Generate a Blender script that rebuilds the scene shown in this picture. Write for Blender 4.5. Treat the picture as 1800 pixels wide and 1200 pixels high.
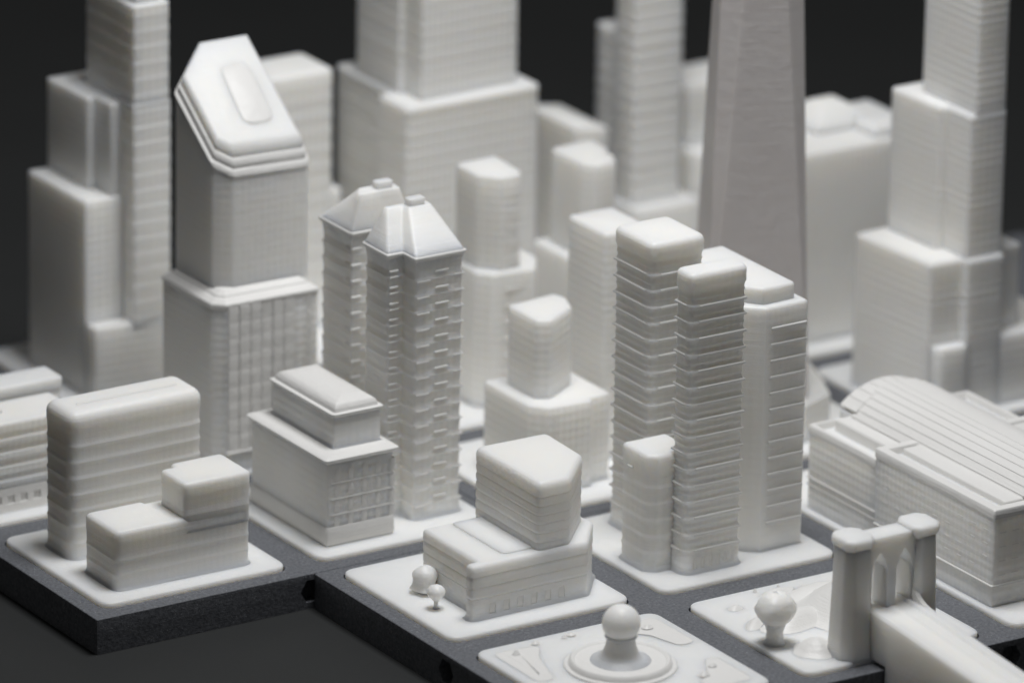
import bpy, bmesh, math, random
from mathutils import Vector, Matrix

random.seed(7)
scene = bpy.context.scene
for o in list(bpy.data.objects):
    bpy.data.objects.remove(o, do_unlink=True)
COL = scene.collection
scene.unit_settings.scale_length = 0.03          # one unit = one grid step of the trays, about 3 cm

# ------------------------------------------------------------------ camera
cam_data = bpy.data.cameras.new('camera')
cam = bpy.data.objects.new('camera', cam_data)
COL.objects.link(cam)
RX = Vector((0.8431197, -0.53750147, 0.01553516))
UP = Vector((0.16936229, 0.29285844, 0.94103685))
FW = Vector((0.51035829, 0.79077563, -0.3379472))
cam.matrix_world = Matrix(((RX.x, UP.x, -FW.x, -13.21827966),
                           (RX.y, UP.y, -FW.y, -23.470592),
                           (RX.z, UP.z, -FW.z, 10.84979824),
                           (0, 0, 0, 1)))
cam_data.sensor_width = 36.0
cam_data.lens = 36.0 * 12878.79 / 1800.0
cam_data.clip_start = 0.5
cam_data.clip_end = 300.0
cam_data.dof.use_dof = True
cam_data.dof.focus_distance = 29.15
cam_data.dof.aperture_fstop = 0.58
scene.camera = cam

# ------------------------------------------------------------------ world and lamps (dark studio, one big overhead softbox)
world = bpy.data.worlds.new('World')
scene.world = world
world.use_nodes = True
bg = world.node_tree.nodes['Background']
bg.inputs[0].default_value = (1.0, 0.975, 0.94, 1)
bg.inputs[1].default_value = 0.046


def area_lamp(name, loc, target, sx, sy, watts, color):
    d = bpy.data.lights.new(name, 'AREA')
    d.shape = 'RECTANGLE'
    d.size, d.size_y = sx, sy
    d.energy = watts
    d.color = color
    o = bpy.data.objects.new(name, d)
    COL.objects.link(o)
    o.location = loc
    o.rotation_euler = (Vector(target) - Vector(loc)).to_track_quat('-Z', 'Y').to_euler()
    return o


area_lamp('softbox_lamp', (2.2, -0.85, 10.0), (2.5, 0.2, 0.2), 3.2, 3.2, 835.0, (1.0, 0.998, 0.995))

scene.view_settings.view_transform = 'Standard'
scene.view_settings.look = 'None'
scene.view_settings.exposure = 0.0
scene.view_settings.gamma = 1.0
scene.view_settings.use_curve_mapping = False
scene.cycles.use_denoising = True
scene.cycles.max_bounces = 10
scene.cycles.diffuse_bounces = 6

# ------------------------------------------------------------------ materials


def new_mat(name):
    m = bpy.data.materials.new(name)
    m.use_nodes = True
    nt = m.node_tree
    return m, nt, nt.nodes['Principled BSDF']


def node(nt, kind, **kw):
    n = nt.nodes.new(kind)
    for k, v in kw.items():
        setattr(n, k, v)
    return n


def resin_material(name='white_resin', dark=(0.885, 0.877, 0.848, 1), light=(0.912, 0.909, 0.890, 1), sss=0.9, scale=0.10, grid=0.0):
    m, nt, b = new_mat(name)
    tc = node(nt, 'ShaderNodeNewGeometry')
    # slow unevenness of tone in the cured resin
    n1 = node(nt, 'ShaderNodeTexNoise')
    n1.inputs['Scale'].default_value = 2.2
    n1.inputs['Detail'].default_value = 3.0
    nt.links.new(tc.outputs['Position'], n1.inputs['Vector'])
    cr = node(nt, 'ShaderNodeValToRGB')
    cr.color_ramp.elements[0].position = 0.3
    cr.color_ramp.elements[0].color = dark
    cr.color_ramp.elements[1].position = 0.7
    cr.color_ramp.elements[1].color = light
    nt.links.new(n1.outputs['Fac'], cr.inputs['Fac'])
    nt.links.new(cr.outputs['Color'], b.inputs['Base Color'])
    b.inputs['Roughness'].default_value = 0.43
    b.inputs['IOR'].default_value = 1.46
    b.inputs['Specular IOR Level'].default_value = 0.5
    b.inputs['Subsurface Weight'].default_value = sss
    b.inputs['Subsurface Radius'].default_value = (1.0, 0.90, 0.76)
    b.inputs['Subsurface Scale'].default_value = scale
    # print layers: fine horizontal lines, plus powder grain
    sep = node(nt, 'ShaderNodeSeparateXYZ')
    nt.links.new(tc.outputs['Position'], sep.inputs[0])
    mp = node(nt, 'ShaderNodeMapping')
    mp.inputs['Scale'].default_value = (4, 4, 150)
    nt.links.new(tc.outputs['Position'], mp.inputs['Vector'])
    lay = node(nt, 'ShaderNodeTexNoise')
    lay.inputs['Scale'].default_value = 1.0
    lay.inputs['Detail'].default_value = 2.0
    nt.links.new(mp.outputs[0], lay.inputs['Vector'])
    gr = node(nt, 'ShaderNodeTexNoise')
    gr.inputs['Scale'].default_value = 120.0
    gr.inputs['Detail'].default_value = 3.0
    nt.links.new(tc.outputs['Position'], gr.inputs['Vector'])
    lump = node(nt, 'ShaderNodeTexNoise')
    lump.inputs['Scale'].default_value = 22.0
    lump.inputs['Detail'].default_value = 2.0
    nt.links.new(tc.outputs['Position'], lump.inputs['Vector'])
    b1 = node(nt, 'ShaderNodeBump')
    b1.inputs['Strength'].default_value = 0.3
    b1.inputs['Distance'].default_value = 0.006
    nt.links.new(lay.outputs['Fac'], b1.inputs['Height'])
    b2 = node(nt, 'ShaderNodeBump')
    b2.inputs['Strength'].default_value = 0.35
    b2.inputs['Distance'].default_value = 0.003
    nt.links.new(gr.outputs['Fac'], b2.inputs['Height'])
    nt.links.new(b1.outputs['Normal'], b2.inputs['Normal'])
    b3 = node(nt, 'ShaderNodeBump')
    b3.inputs['Strength'].default_value = 0.3
    b3.inputs['Distance'].default_value = 0.008
    nt.links.new(lump.outputs['Fac'], b3.inputs['Height'])
    nt.links.new(b2.outputs['Normal'], b3.inputs['Normal'])
    last = b3
    if grid:
        # rows of windows too small to tell apart: a faint upright-and-level relief on walls only
        oi = node(nt, 'ShaderNodeObjectInfo')

        def mth(op, a, c=None):
            n = node(nt, 'ShaderNodeMath', operation=op)
            for i, q in enumerate((a, c)):
                if q is None:
                    continue
                if isinstance(q, (int, float)):
                    n.inputs[i].default_value = q
                else:
                    nt.links.new(q, n.inputs[i])
            return n.outputs[0]
        freq = mth('ADD', mth('MULTIPLY', oi.outputs['Random'], 60.0), 165.0)
        wx = mth('SINE', mth('MULTIPLY', sep.outputs['X'], freq))
        wy = mth('SINE', mth('MULTIPLY', sep.outputs['Y'], freq))
        wz = mth('SINE', mth('MULTIPLY', sep.outputs['Z'], 178.0))
        up = mth('ADD', wx, wy)
        cell = mth('ADD', mth('MULTIPLY', up, 0.6), wz)
        nz = node(nt, 'ShaderNodeSeparateXYZ')
        nt.links.new(tc.outputs['True Normal'], nz.inputs[0])
        wall = mth('SUBTRACT', 1.0, mth('ABSOLUTE', nz.outputs['Z']))
        # patchy wear so that the rows fade in and out
        pn = node(nt, 'ShaderNodeTexNoise')
        pn.inputs['Scale'].default_value = 5.0
        nt.links.new(tc.outputs['Position'], pn.inputs['Vector'])
        hgt = mth('MULTIPLY', mth('MULTIPLY', cell, wall), pn.outputs['Fac'])
        b4 = node(nt, 'ShaderNodeBump')
        b4.inputs['Strength'].default_value = grid
        b4.inputs['Distance'].default_value = 0.004
        nt.links.new(hgt, b4.inputs['Height'])
        nt.links.new(b3.outputs['Normal'], b4.inputs['Normal'])
        last = b4
    nt.links.new(last.outputs['Normal'], b.inputs['Normal'])
    return m


def tray_material():
    m, nt, b = new_mat('grey_nylon')
    tc = node(nt, 'ShaderNodeNewGeometry')
    n1 = node(nt, 'ShaderNodeTexNoise')
    n1.inputs['Scale'].default_value = 70.0
    n1.inputs['Detail'].default_value = 3.0
    n1.inputs['Roughness'].default_value = 0.7
    nt.links.new(tc.outputs['Position'], n1.inputs['Vector'])
    cr = node(nt, 'ShaderNodeValToRGB')
    cr.color_ramp.elements[0].position = 0.36
    cr.color_ramp.elements[0].color = (0.092, 0.098, 0.111, 1)
    cr.color_ramp.elements[1].position = 0.66
    cr.color_ramp.elements[1].color = (0.165, 0.173, 0.192, 1)
    nt.links.new(n1.outputs['Fac'], cr.inputs['Fac'])
    # scattered bright grains of powder
    v = node(nt, 'ShaderNodeTexVoronoi')
    v.inputs['Scale'].default_value = 85.0
    nt.links.new(tc.outputs['Position'], v.inputs['Vector'])
    lt = node(nt, 'ShaderNodeMath', operation='LESS_THAN')
    lt.inputs[1].default_value = 0.22
    nt.links.new(v.outputs['Distance'], lt.inputs[0])
    n3 = node(nt, 'ShaderNodeTexNoise')
    n3.inputs['Scale'].default_value = 14.0
    nt.links.new(tc.outputs['Position'], n3.inputs['Vector'])
    gt = node(nt, 'ShaderNodeMath', operation='GREATER_THAN')
    gt.inputs[1].default_value = 0.55
    nt.links.new(n3.outputs['Fac'], gt.inputs[0])
    mu = node(nt, 'ShaderNodeMath', operation='MULTIPLY')
    nt.links.new(lt.outputs[0], mu.inputs[0])
    nt.links.new(gt.outputs[0], mu.inputs[1])
    mx = node(nt, 'ShaderNodeMix', data_type='RGBA')
    nt.links.new(mu.outputs[0], mx.inputs[0])
    nt.links.new(cr.outputs['Color'], mx.inputs[6])
    mx.inputs[7].default_value = (0.25, 0.26, 0.28, 1)
    nt.links.new(mx.outputs[2], b.inputs['Base Color'])
    b.inputs['Roughness'].default_value = 0.62
    b.inputs['Specular IOR Level'].default_value = 0.35
    mp = node(nt, 'ShaderNodeMapping')
    mp.inputs['Scale'].default_value = (3, 3, 140)
    nt.links.new(tc.outputs['Position'], mp.inputs['Vector'])
    lay = node(nt, 'ShaderNodeTexNoise')
    lay.inputs['Scale'].default_value = 1.0
    nt.links.new(mp.outputs[0], lay.inputs['Vector'])
    b1 = node(nt, 'ShaderNodeBump')
    b1.inputs['Strength'].default_value = 0.10
    b1.inputs['Distance'].default_value = 0.006
    nt.links.new(lay.outputs['Fac'], b1.inputs['Height'])
    b2 = node(nt, 'ShaderNodeBump')
    b2.inputs['Strength'].default_value = 0.5
    b2.inputs['Distance'].default_value = 0.004
    nt.links.new(n1.outputs['Fac'], b2.inputs['Height'])
    nt.links.new(b1.outputs['Normal'], b2.inputs['Normal'])
    nt.links.new(b2.outputs['Normal'], b.inputs['Normal'])
    return m


def table_material():
    m, nt, b = new_mat('dark_table')
    tc = node(nt, 'ShaderNodeNewGeometry')
    n1 = node(nt, 'ShaderNodeTexNoise')
    n1.inputs['Scale'].default_value = 1.4
    n1.inputs['Detail'].default_value = 5.0
    nt.links.new(tc.outputs['Position'], n1.inputs['Vector'])
    cr = node(nt, 'ShaderNodeValToRGB')
    cr.color_ramp.elements[0].color = (0.024, 0.0255, 0.0262, 1)
    cr.color_ramp.elements[1].color = (0.030, 0.0315, 0.032, 1)
    nt.links.new(n1.outputs['Fac'], cr.inputs['Fac'])
    nt.links.new(cr.outputs['Color'], b.inputs['Base Color'])
    b.inputs['Roughness'].default_value = 0.6
    b.inputs['Specular IOR Level'].default_value = 0.2
    return m


RESIN = resin_material()
FACADE = resin_material('white_resin_facade', grid=0.5)
FACADE_SOFT = resin_material('white_resin_soft_facade', grid=0.16)
TRIM = resin_material('white_resin_trim', (0.785, 0.78, 0.768, 1), (0.81, 0.808, 0.798, 1), 0.0)
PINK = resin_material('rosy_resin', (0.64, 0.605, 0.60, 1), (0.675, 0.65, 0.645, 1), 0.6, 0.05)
TRAY = tray_material()
TABLE = table_material()

# ------------------------------------------------------------------ geometry helpers


def rect(x0, y0, x1, y1):
    return [(x0, y0), (x1, y0), (x1, y1), (x0, y1)]


def inset(poly, d):
    """move every edge of a counter-clockwise outline inwards by d"""
    n = len(poly)
    out = []
    for i in range(n):
        p0 = Vector(poly[i - 1]); p1 = Vector(poly[i]); p2 = Vector(poly[(i + 1) % n])
        e1 = (p1 - p0).normalized(); e2 = (p2 - p1).normalized()
        n1 = Vector((-e1.y, e1.x)); n2 = Vector((-e2.y, e2.x))
        k = 1.0 + n1.dot(n2)
        if k < 1e-4:
            out.append(tuple(p1 + n1 * d)); continue
        out.append(tuple(p1 + (n1 + n2) * (d / k)))
    return out


def rounded(poly, r, seg=4):
    n = len(poly)
    out = []
    rl = r if isinstance(r, (list, tuple)) else [r] * n
    for i in range(n):
        p0 = Vector(poly[i - 1]); p1 = Vector(poly[i]); p2 = Vector(poly[(i + 1) % n])
        a = (p0 - p1); b = (p2 - p1)
        la, lb = a.length, b.length
        a.normalize(); b.normalize()
        ang = a.angle(b) if la > 1e-9 and lb > 1e-9 else math.pi
        t = rl[i] / max(math.tan(ang / 2), 1e-3)
        t = max(min(t, la * 0.49, lb * 0.49), 1e-4)
        q0 = p1 + a * t; q2 = p1 + b * t
        for k in range(seg + 1):
            s = k / seg
            out.append(tuple(q0 * (1 - s) ** 2 + p1 * (2 * s * (1 - s)) + q2 * s * s))
    return out


def ring(poly, d, r, seg=4):
    if isinstance(r, (list, tuple)):
        rr = [max(x - d, 0.003) for x in r]
    else:
        rr = max(r - d, 0.003)
    return rounded(inset(poly, d) if abs(d) > 1e-9 else poly, rr, seg)


def loft(rings, name='m', smooth=42, origin=(0, 0, 0)):
    """closed mesh through rings [(z or list of z, points)]"""
    ox, oy, oz = origin
    verts, faces = [], []
    n = len(rings[0][1])
    for z, pts in rings:
        for k, p in enumerate(pts):
            zz = z[k] if isinstance(z, (list, tuple)) else z
            verts.append((p[0] - ox, p[1] - oy, zz - oz))
    for i in range(len(rings) - 1):
        a, b = i * n, (i + 1) * n
        for k in range(n):
            k2 = (k + 1) % n
            faces.append((a + k, a + k2, b + k2, b + k))
    faces.append(tuple(range(n - 1, -1, -1)))
    faces.append(tuple(range((len(rings) - 1) * n, len(rings) * n)))
    return mesh_from(verts, faces, name, smooth)


def mesh_from(verts, faces, name='m', smooth=42):
    me = bpy.data.meshes.new(name)
    me.from_pydata(verts, [], faces)
    me.update()
    if smooth:
        me.shade_smooth()
        me.set_sharp_from_angle(angle=math.radians(smooth))
    return me


def fillet(poly, z1, fil, r, steps=4, seg=4):
    out = []
    for k in range(steps + 1):
        a = k / steps * math.pi / 2
        out.append((z1 - fil + fil * math.sin(a), ring(poly, fil * (1 - math.cos(a)), r, seg)))
    return out


def block_mesh(poly, z0, z1, r=0.012, fil=0.012, foot=0.0, origin=(0, 0, 0), seg=4, smooth=42, taper=0.0):
    rs = []
    if abs(z0 - Z0) < 1e-6 and not foot and z1 - z0 > 0.05:
        foot = 0.013
    if foot:
        for k in range(4):
            a = k / 4 * math.pi / 2
            rs.append((z0 + foot * (1 - math.cos(a)), ring(poly, -foot * (1 - math.sin(a)), r, seg)))
        rs.append((z0 + foot, ring(poly, 0, r, seg)))
    else:
        rs.append((z0, ring(poly, 0, r, seg)))
    if z1 - z0 > 4 * fil:
        rs.append((z0 + 0.5 * (z1 - z0), ring(poly, taper * 0.5, r, seg)))
    base = inset(poly, taper) if taper else poly
    rs += fillet(base, z1, fil, r, 4, seg)
    return loft(rs, 'block', smooth, origin)


def lathe_mesh(profile, n=40, origin=(0, 0, 0), lump=0.0, sy=1.0):
    """closed solid of revolution: profile = [(radius, z)] from bottom to top"""
    verts, faces = [], []
    for (r, z) in profile:
        for k in range(n):
            a = 2 * math.pi * k / n
            rr = r * (1 + lump * (math.sin(3 * a + 17 * z) * 0.5 + math.sin(5 * a - 31 * z) * 0.5))
            verts.append((rr * math.cos(a) - origin[0], rr * sy * math.sin(a) - origin[1], z - origin[2]))
    if lump:
        rnd = random.Random(len(profile) * 31 + n)
        big = max(r for r, z in profile)
        verts = [(x + rnd.uniform(-1, 1) * big * lump * 0.5, y + rnd.uniform(-1, 1) * big * lump * 0.5, z + rnd.uniform(-1, 1) * big * lump * 0.35) for x, y, z in verts]
    m = len(profile)
    for i in range(m - 1):
        for k in range(n):
            k2 = (k + 1) % n
            faces.append((i * n + k, i * n + k2, (i + 1) * n + k2, (i + 1) * n + k))
    faces.append(tuple(range(n - 1, -1, -1)))
    faces.append(tuple(range((m - 1) * n, m * n)))
    return mesh_from(verts, faces, 'lathe', 70 if lump else 40)


# ------------------------------------------------------------------ scene graph helpers
ORG = [0, 0, 0]


def thing(name, label, cat, loc, group=None):
    o = bpy.data.objects.new(name, None)
    o.empty_display_size = 0.05
    COL.objects.link(o)
    o.location = loc
    o['label'] = label
    o['category'] = cat
    if group:
        o['group'] = group
    ORG[:] = list(loc)
    return o


WALLS = {'body', 'shaft', 'lower_shaft', 'upper_shaft', 'middle_shaft', 'podium', 'lower_block', 'upper_block', 'wing', 'lower_wing', 'middle_wing', 'side_wing', 'rear_wing',
         'front_block', 'rear_block', 'base'}
SMALL = {'ledge', 'balcony', 'pier', 'corner_pier', 'parapet', 'panel', 'window', 'window_sill', 'belt_course', 'roof_course', 'rear_roof_course',
         'roof_panel', 'roof_swirl', 'roof_rib', 'garden_bed', 'shrub', 'pebble', 'eave', 'cable_web', 'cap_ledge',
         'cap_roof', 'mound', 'front_attic', 'rear_attic', 'belt', 'cornice', 'plinth', 'lintel_band', 'mast', 'roof_ledge', 'basin'}


def part(name, me, parent, loc=(0, 0, 0), mat=None, label=None):
    o = bpy.data.objects.new(name, me)
    COL.objects.link(o)
    o.location = loc
    if parent is not None:
        o.parent = parent
    if not me.materials:
        me.materials.append(mat or (TRIM if name in SMALL else FACADE if name in WALLS else RESIN))
    if label:
        o['label'] = label
    return o


def block(name, parent, poly, z0, z1, r=0.012, fil=0.012, foot=0.0, label=None, **kw):
    return part(name, block_mesh(poly, z0, z1, r, fil, foot, tuple(ORG), **kw), parent, label=label)


def sub_block(name, owner, poly, z0, z1, r=0.008, fil=0.008, **kw):
    return part(name, block_mesh(poly, z0, z1, r, fil, 0.0, tuple(ORG), **kw), owner)


TILE_TOP = 0.02
Z0 = TILE_TOP - 0.004       # buildings are sunk a hair into their tile

PROF = {
    # (height fraction, inset in units of depth)
    'bulge': [(0.0, 1.0), (0.08, 0.55), (0.25, 0.12), (0.5, 0.0), (0.75, 0.12), (0.92, 0.55), (1.0, 1.0)],
    'ledge': [(0.0, 0.5), (0.03, 0.0), (0.13, 0.0), (0.19, 1.0), (0.55, 0.9), (1.0, 0.55)],
    'lip': [(0.0, 0.35), (0.02, 0.08), (0.06, 0.0), (0.12, 0.15), (0.17, 0.75), (0.3, 1.0), (0.6, 0.8), (1.0, 0.4)],
    'lip2': [(0.0, 0.35), (0.02, 0.08), (0.06, 0.0), (0.12, 0.15), (0.17, 0.75), (0.3, 1.0), (0.48, 0.95), (0.55, 0.6), (0.62, 0.62), (0.70, 0.95), (0.85, 0.8), (1.0, 0.45)],
    'step': [(0.0, 0.9), (0.06, 0.0), (0.55, 0.0), (0.63, 0.9), (1.0, 0.9)],
    'groove': [(0.0, 1.0), (0.05, 0.25), (0.12, 0.0), (0.88, 0.0), (0.95, 0.25), (1.0, 1.0)],
}


def storeys(parent, poly, z0, z1, n, r, depth, style, seg=4, name='body', top=None, fil=0.02, foot=None):
    """one printed body: n storeys in relief, with an optional plain foot below and a rounded roof above"""
    h = (z1 - z0) / n
    prof = PROF[style]
    rs = []
    if abs(z0 - Z0) < 1e-6 or foot is not None:
        g = z0 if foot is None else foot
        rs += [(g, ring(poly, -0.014, r + 0.014, seg)), (g + 0.0045, ring(poly, -0.011, r + 0.011, seg)), (g + 0.008, ring(poly, -0.006, r + 0.006, seg)), (g + 0.014, ring(poly, -0.001, r, seg)), (g + 0.02, ring(poly, 0.001, r, seg))]
    if foot is not None:
        rs += [(foot + 0.022, ring(poly, 0.002, r, seg)), (z0 - 0.002, ring(poly, 0.002, r, seg))]
    for k in range(n):
        for t, d in prof:
            if (k and t == 0.0) or z0 + (k + t) * h < (rs[-1][0] + 0.001 if rs and k == 0 else -9):
                continue
            rs.append((z0 + (k + t) * h, ring(poly, d * depth, r, seg)))
    if top is not None:
        rs.append((z1 + 0.004, ring(poly, 0.0, r, seg)))
        rs += fillet(poly, top, fil, r, 5, seg)
    storeys.body = part(name, loft(rs, 'body', 40, tuple(ORG)), parent)
    return h


def box_mesh(x0, y0, z0, x1, y1, z1, origin, bev=0.0):
    v = [(x, y, z) for z in (z0, z1) for x, y in ((x0, y0), (x1, y0), (x1, y1), (x0, y1))]
    if bev:
        return block_mesh(rect(x0, y0, x1, y1), z0, z1, bev, bev, 0, origin, seg=2)
    v = [(a - origin[0], b - origin[1], c - origin[2]) for a, b, c in v]
    f = [(3, 2, 1, 0), (4, 5, 6, 7), (0, 1, 5, 4), (1, 2, 6, 5), (2, 3, 7, 6), (3, 0, 4, 7)]
    return mesh_from(v, f, 'box', 0)


def boxes(name, parent, first, offsets, bev=0.0):
    """alike little boxes sharing one mesh; first = (x0,y0,z0,x1,y1,z1)"""
    me = box_mesh(*first, tuple(ORG), bev)
    for off in offsets:
        part(name, me, parent, off)


def recess(obj, rects):
    """sink shallow window openings into a body: rects = (x0,y0,z0,x1,y1,z1) in world units"""
    cut = []
    for q in rects:
        c = bpy.data.objects.new('cutter', box_mesh(*q, tuple(ORG)))
        COL.objects.link(c)
        c.location = ORG
        cut.append(c)
    m = obj.data.materials[0]
    bpy.context.view_layer.update()
    boolean(obj, cut)
    if not obj.data.materials:
        obj.data.materials.append(m)
    obj.data.shade_smooth()
    obj.data.set_sharp_from_angle(angle=math.radians(40))


# ------------------------------------------------------------------ the setting
def build_table():
    n = 2
    v = [(-90, -90, -0.15), (120, -90, -0.15), (120, 140, -0.15), (-90, 140, -0.15)]
    o = part('table', mesh_from(v, [(0, 1, 2, 3)], 'table', 0), None, mat=TABLE)
    o['kind'] = 'structure'


build_table()

TM = 0.077          # street half width: tile edge to grid line
TILE_TOP = 0.02


def boolean(obj, cutters):
    for c in cutters:
        md = obj.modifiers.new('cut', 'BOOLEAN')
        md.operation = 'DIFFERENCE'
        md.solver = 'EXACT'
        md.object = c
    dg = bpy.context.evaluated_depsgraph_get()
    me = bpy.data.meshes.new_from_object(obj.evaluated_get(dg))
    obj.modifiers.clear()
    obj.data = me
    for c in cutters:
        bpy.data.objects.remove(c, do_unlink=True)


TILES = []          # (x0, y0, x1, y1) in grid units


def tile_rect(g):
    x0, y0, x1, y1 = g
    return rect(x0 + TM, y0 + TM, x1 - TM, y1 - TM)


def tray(name, label, x0, y0, x1, y1, tiles, holes):
    e = -0.0075
    t = 0.0022
    poly = rect(x0 + e + t, y0 + e + t, x1 + e - t, y1 + e - t)
    me = block_mesh(poly, -0.1495, 0.0, 0.008, 0.004, 0, (0, 0, 0), seg=2, smooth=30)
    o = bpy.data.objects.new(name, me)
    COL.objects.link(o)
    me.materials.append(TRAY)
    cut = []
    for g in tiles:
        c = bpy.data.objects.new('cutter', block_mesh(inset(tile_rect(g), -0.007), -0.04, 0.06, 0.065, 0.004, 0, (0, 0, 0), seg=5, smooth=0))
        COL.objects.link(c); cut.append(c)
    for (hx, hy, axis) in holes:
        v, f = [], []
        for s in (-1, 1):
            for k in range(6):
                a = k * math.pi / 3
                u, w = 0.055 * math.cos(a), -0.074 + 0.055 * math.sin(a)
                v.append((hx + u, hy + s * 0.06, w) if axis == 'y' else (hx + s * 0.06, hy + u, w))
        f = [tuple(range(5, -1, -1)), tuple(range(6, 12))] + [(k, (k + 1) % 6, 6 + (k + 1) % 6, 6 + k) for k in range(6)]
        if axis == 'x':
            f = [tuple(reversed(q)) for q in f]
        cm = mesh_from(v, f, 'hex', 0)
        bm = bmesh.new(); bm.from_mesh(cm); bmesh.ops.recalc_face_normals(bm, faces=bm.faces); bm.to_mesh(cm); bm.free()
        c = bpy.data.objects.new('cutter', cm)
        COL.objects.link(c); cut.append(c)
    boolean(o, cut)
    if not o.data.materials:
        o.data.materials.append(TRAY)
    o.data.shade_smooth()
    o.data.set_sharp_from_angle(angle=math.radians(28))
    o['label'] = label
    o['category'] = 'tray'
    o['group'] = 'grey trays that hold the tiles'
    return o


tray('tile_tray', 'dark grey tray at lower left, its bare corner pointing at the viewer', 0, 0, 2, 2,
     [(0, 0, 1, 1), (1, 0, 2, 1), (0, 1, 1, 2), (1, 1, 2, 2)], [(0.99, -0.0075, 'y'), (-0.0075, 1, 'x')])
tray('tile_tray', 'long dark grey tray in front, under the ball monument and the bridge', 1, -2, 5, 0,
     [(1, -1, 2, 0), (1, -2, 2, -1), (2, -1, 3, 0), (2, -2, 3, -1), (3, -2, 4, 0)],
     [(0.9925, -1.01, 'x'), (3, -2.0075, 'y'), (4, -2.0075, 'y')])
tray('tile_tray', 'dark grey tray in the middle, under the tapered faceted skyscraper', 2, 0, 4, 2,
     [(2, 0, 3, 1), (3, 0, 4, 1), (2, 1, 3, 2), (3, 1, 4, 2)], [])
tray('tile_tray', 'dark grey tray at right rear, under the tall stepped skyscraper', 4, 0, 6, 2,
     [(4, 0, 5, 1), (4, 1, 5, 2)], [])
tray('tile_tray', 'dark grey tray at left rear, under the blurred stepped tower', 1, 2, 2, 3, [(1, 2, 2, 3)], [])
tray('tile_tray', 'dark grey tray at the back, under the broad banded tower', 2, 2, 5, 3, [(2, 2, 4, 3), (4, 2, 5, 3)], [])


def tile(label, g, extra=None):
    x0, y0, x1, y1 = g
    loc = ((x0 + x1) / 2, (y0 + y1) / 2, -0.036)
    t = thing('base_tile', label, 'tile', loc, 'white base tiles set in the trays')
    rs = [(-0.036, ring(tile_rect(g), 0.004, 0.06, 6)), (0.0, ring(tile_rect(g), 0.0, 0.06, 6))]
    rs += fillet(tile_rect(g), TILE_TOP, 0.009, 0.06, 3, 6)
    part('slab', loft(rs, 'slab', 42, loc), t)
    return t


tile('white tile at lower left under the ribbed slab block', (0, 0, 1, 1))
tile('white tile under the stepped podium building and the pitched-roof twin towers', (1, 0, 2, 1))
tile('white tile at far left, under the low banded building', (0, 1, 1, 2))
tile('white tile under the slant-roofed tower', (1, 1, 2, 2))
tile('white tile in front with two tiny trees, under the chamfered block', (1, -1, 2, 0))
tile('white tile under the group of slim ledged towers', (2, -1, 3, 0))
tile('white tile at right under the vaulted station hall', (3, -2, 4, 0))
tile('white tile just behind the chamfered block, mostly hidden', (2, 0, 3, 1))
tile('white tile under the tapered faceted skyscraper', (3, 0, 4, 1))
tile('white tile hidden behind the middle of the model, under the slim rounded tower', (2, 1, 3, 2))
tile('white tile hidden behind the middle, under the tower with notched roof', (3, 1, 4, 2))
tile('white tile at right rear, under the tall stepped skyscraper', (4, 0, 5, 1))
tile('white tile at right rear, under the plain block behind the faceted skyscraper', (4, 1, 5, 2))
tile('white tile at left rear, under the blurred stepped tower', (1, 2, 2, 3))
tile('wide white tile at the back, under the broad banded tower', (2, 2, 4, 3))
tile('white tile at the back, under the narrow striped tower', (4, 2, 5, 3))



def ground(x, y):
    return (x, y, TILE_TOP)


# ------------------------------------------------------------------ tile at lower left: slab block and stepped low block
def build_slab_block():
    t = thing('slab_building', 'tall white slab block with rounded ribs, on the lower left tile', 'building', ground(0.5, 0.67))
    P = rect(0.192, 0.556, 0.812, 0.785)
    storeys(t, P, Z0, 0.565, 8, 0.05, 0.004, 'lip', seg=6, top=0.645, fil=0.042)
    # one low rib left along the roof by the print
    part('roof_rib', box_mesh(0.275, 0.652, 0.55, 0.745, 0.664, 0.6475, tuple(ORG), 0.0045), storeys.body)


def build_low_block():
    t = thing('low_building', 'low white L-profile block in front of the ribbed slab', 'building', ground(0.5, 0.3))
    PL = [(0.187, 0.178), (0.806, 0.172), (0.806, 0.415), (0.455, 0.415), (0.455, 0.44), (0.187, 0.44)]
    storeys(t, PL, Z0, 0.205, 3, 0.028, 0.002, 'lip', seg=4, top=0.270, fil=0.02, name='lower_block')
    PH = [(0.497, 0.1738), (0.8070, 0.1708), (0.8070, 0.413), (0.565, 0.413), (0.565, 0.372), (0.497, 0.372)]
    storeys(t, PH, 0.205, 0.345, 2, 0.024, 0.002, 'lip', seg=4, top=0.418, fil=0.017, name='upper_block')

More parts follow.
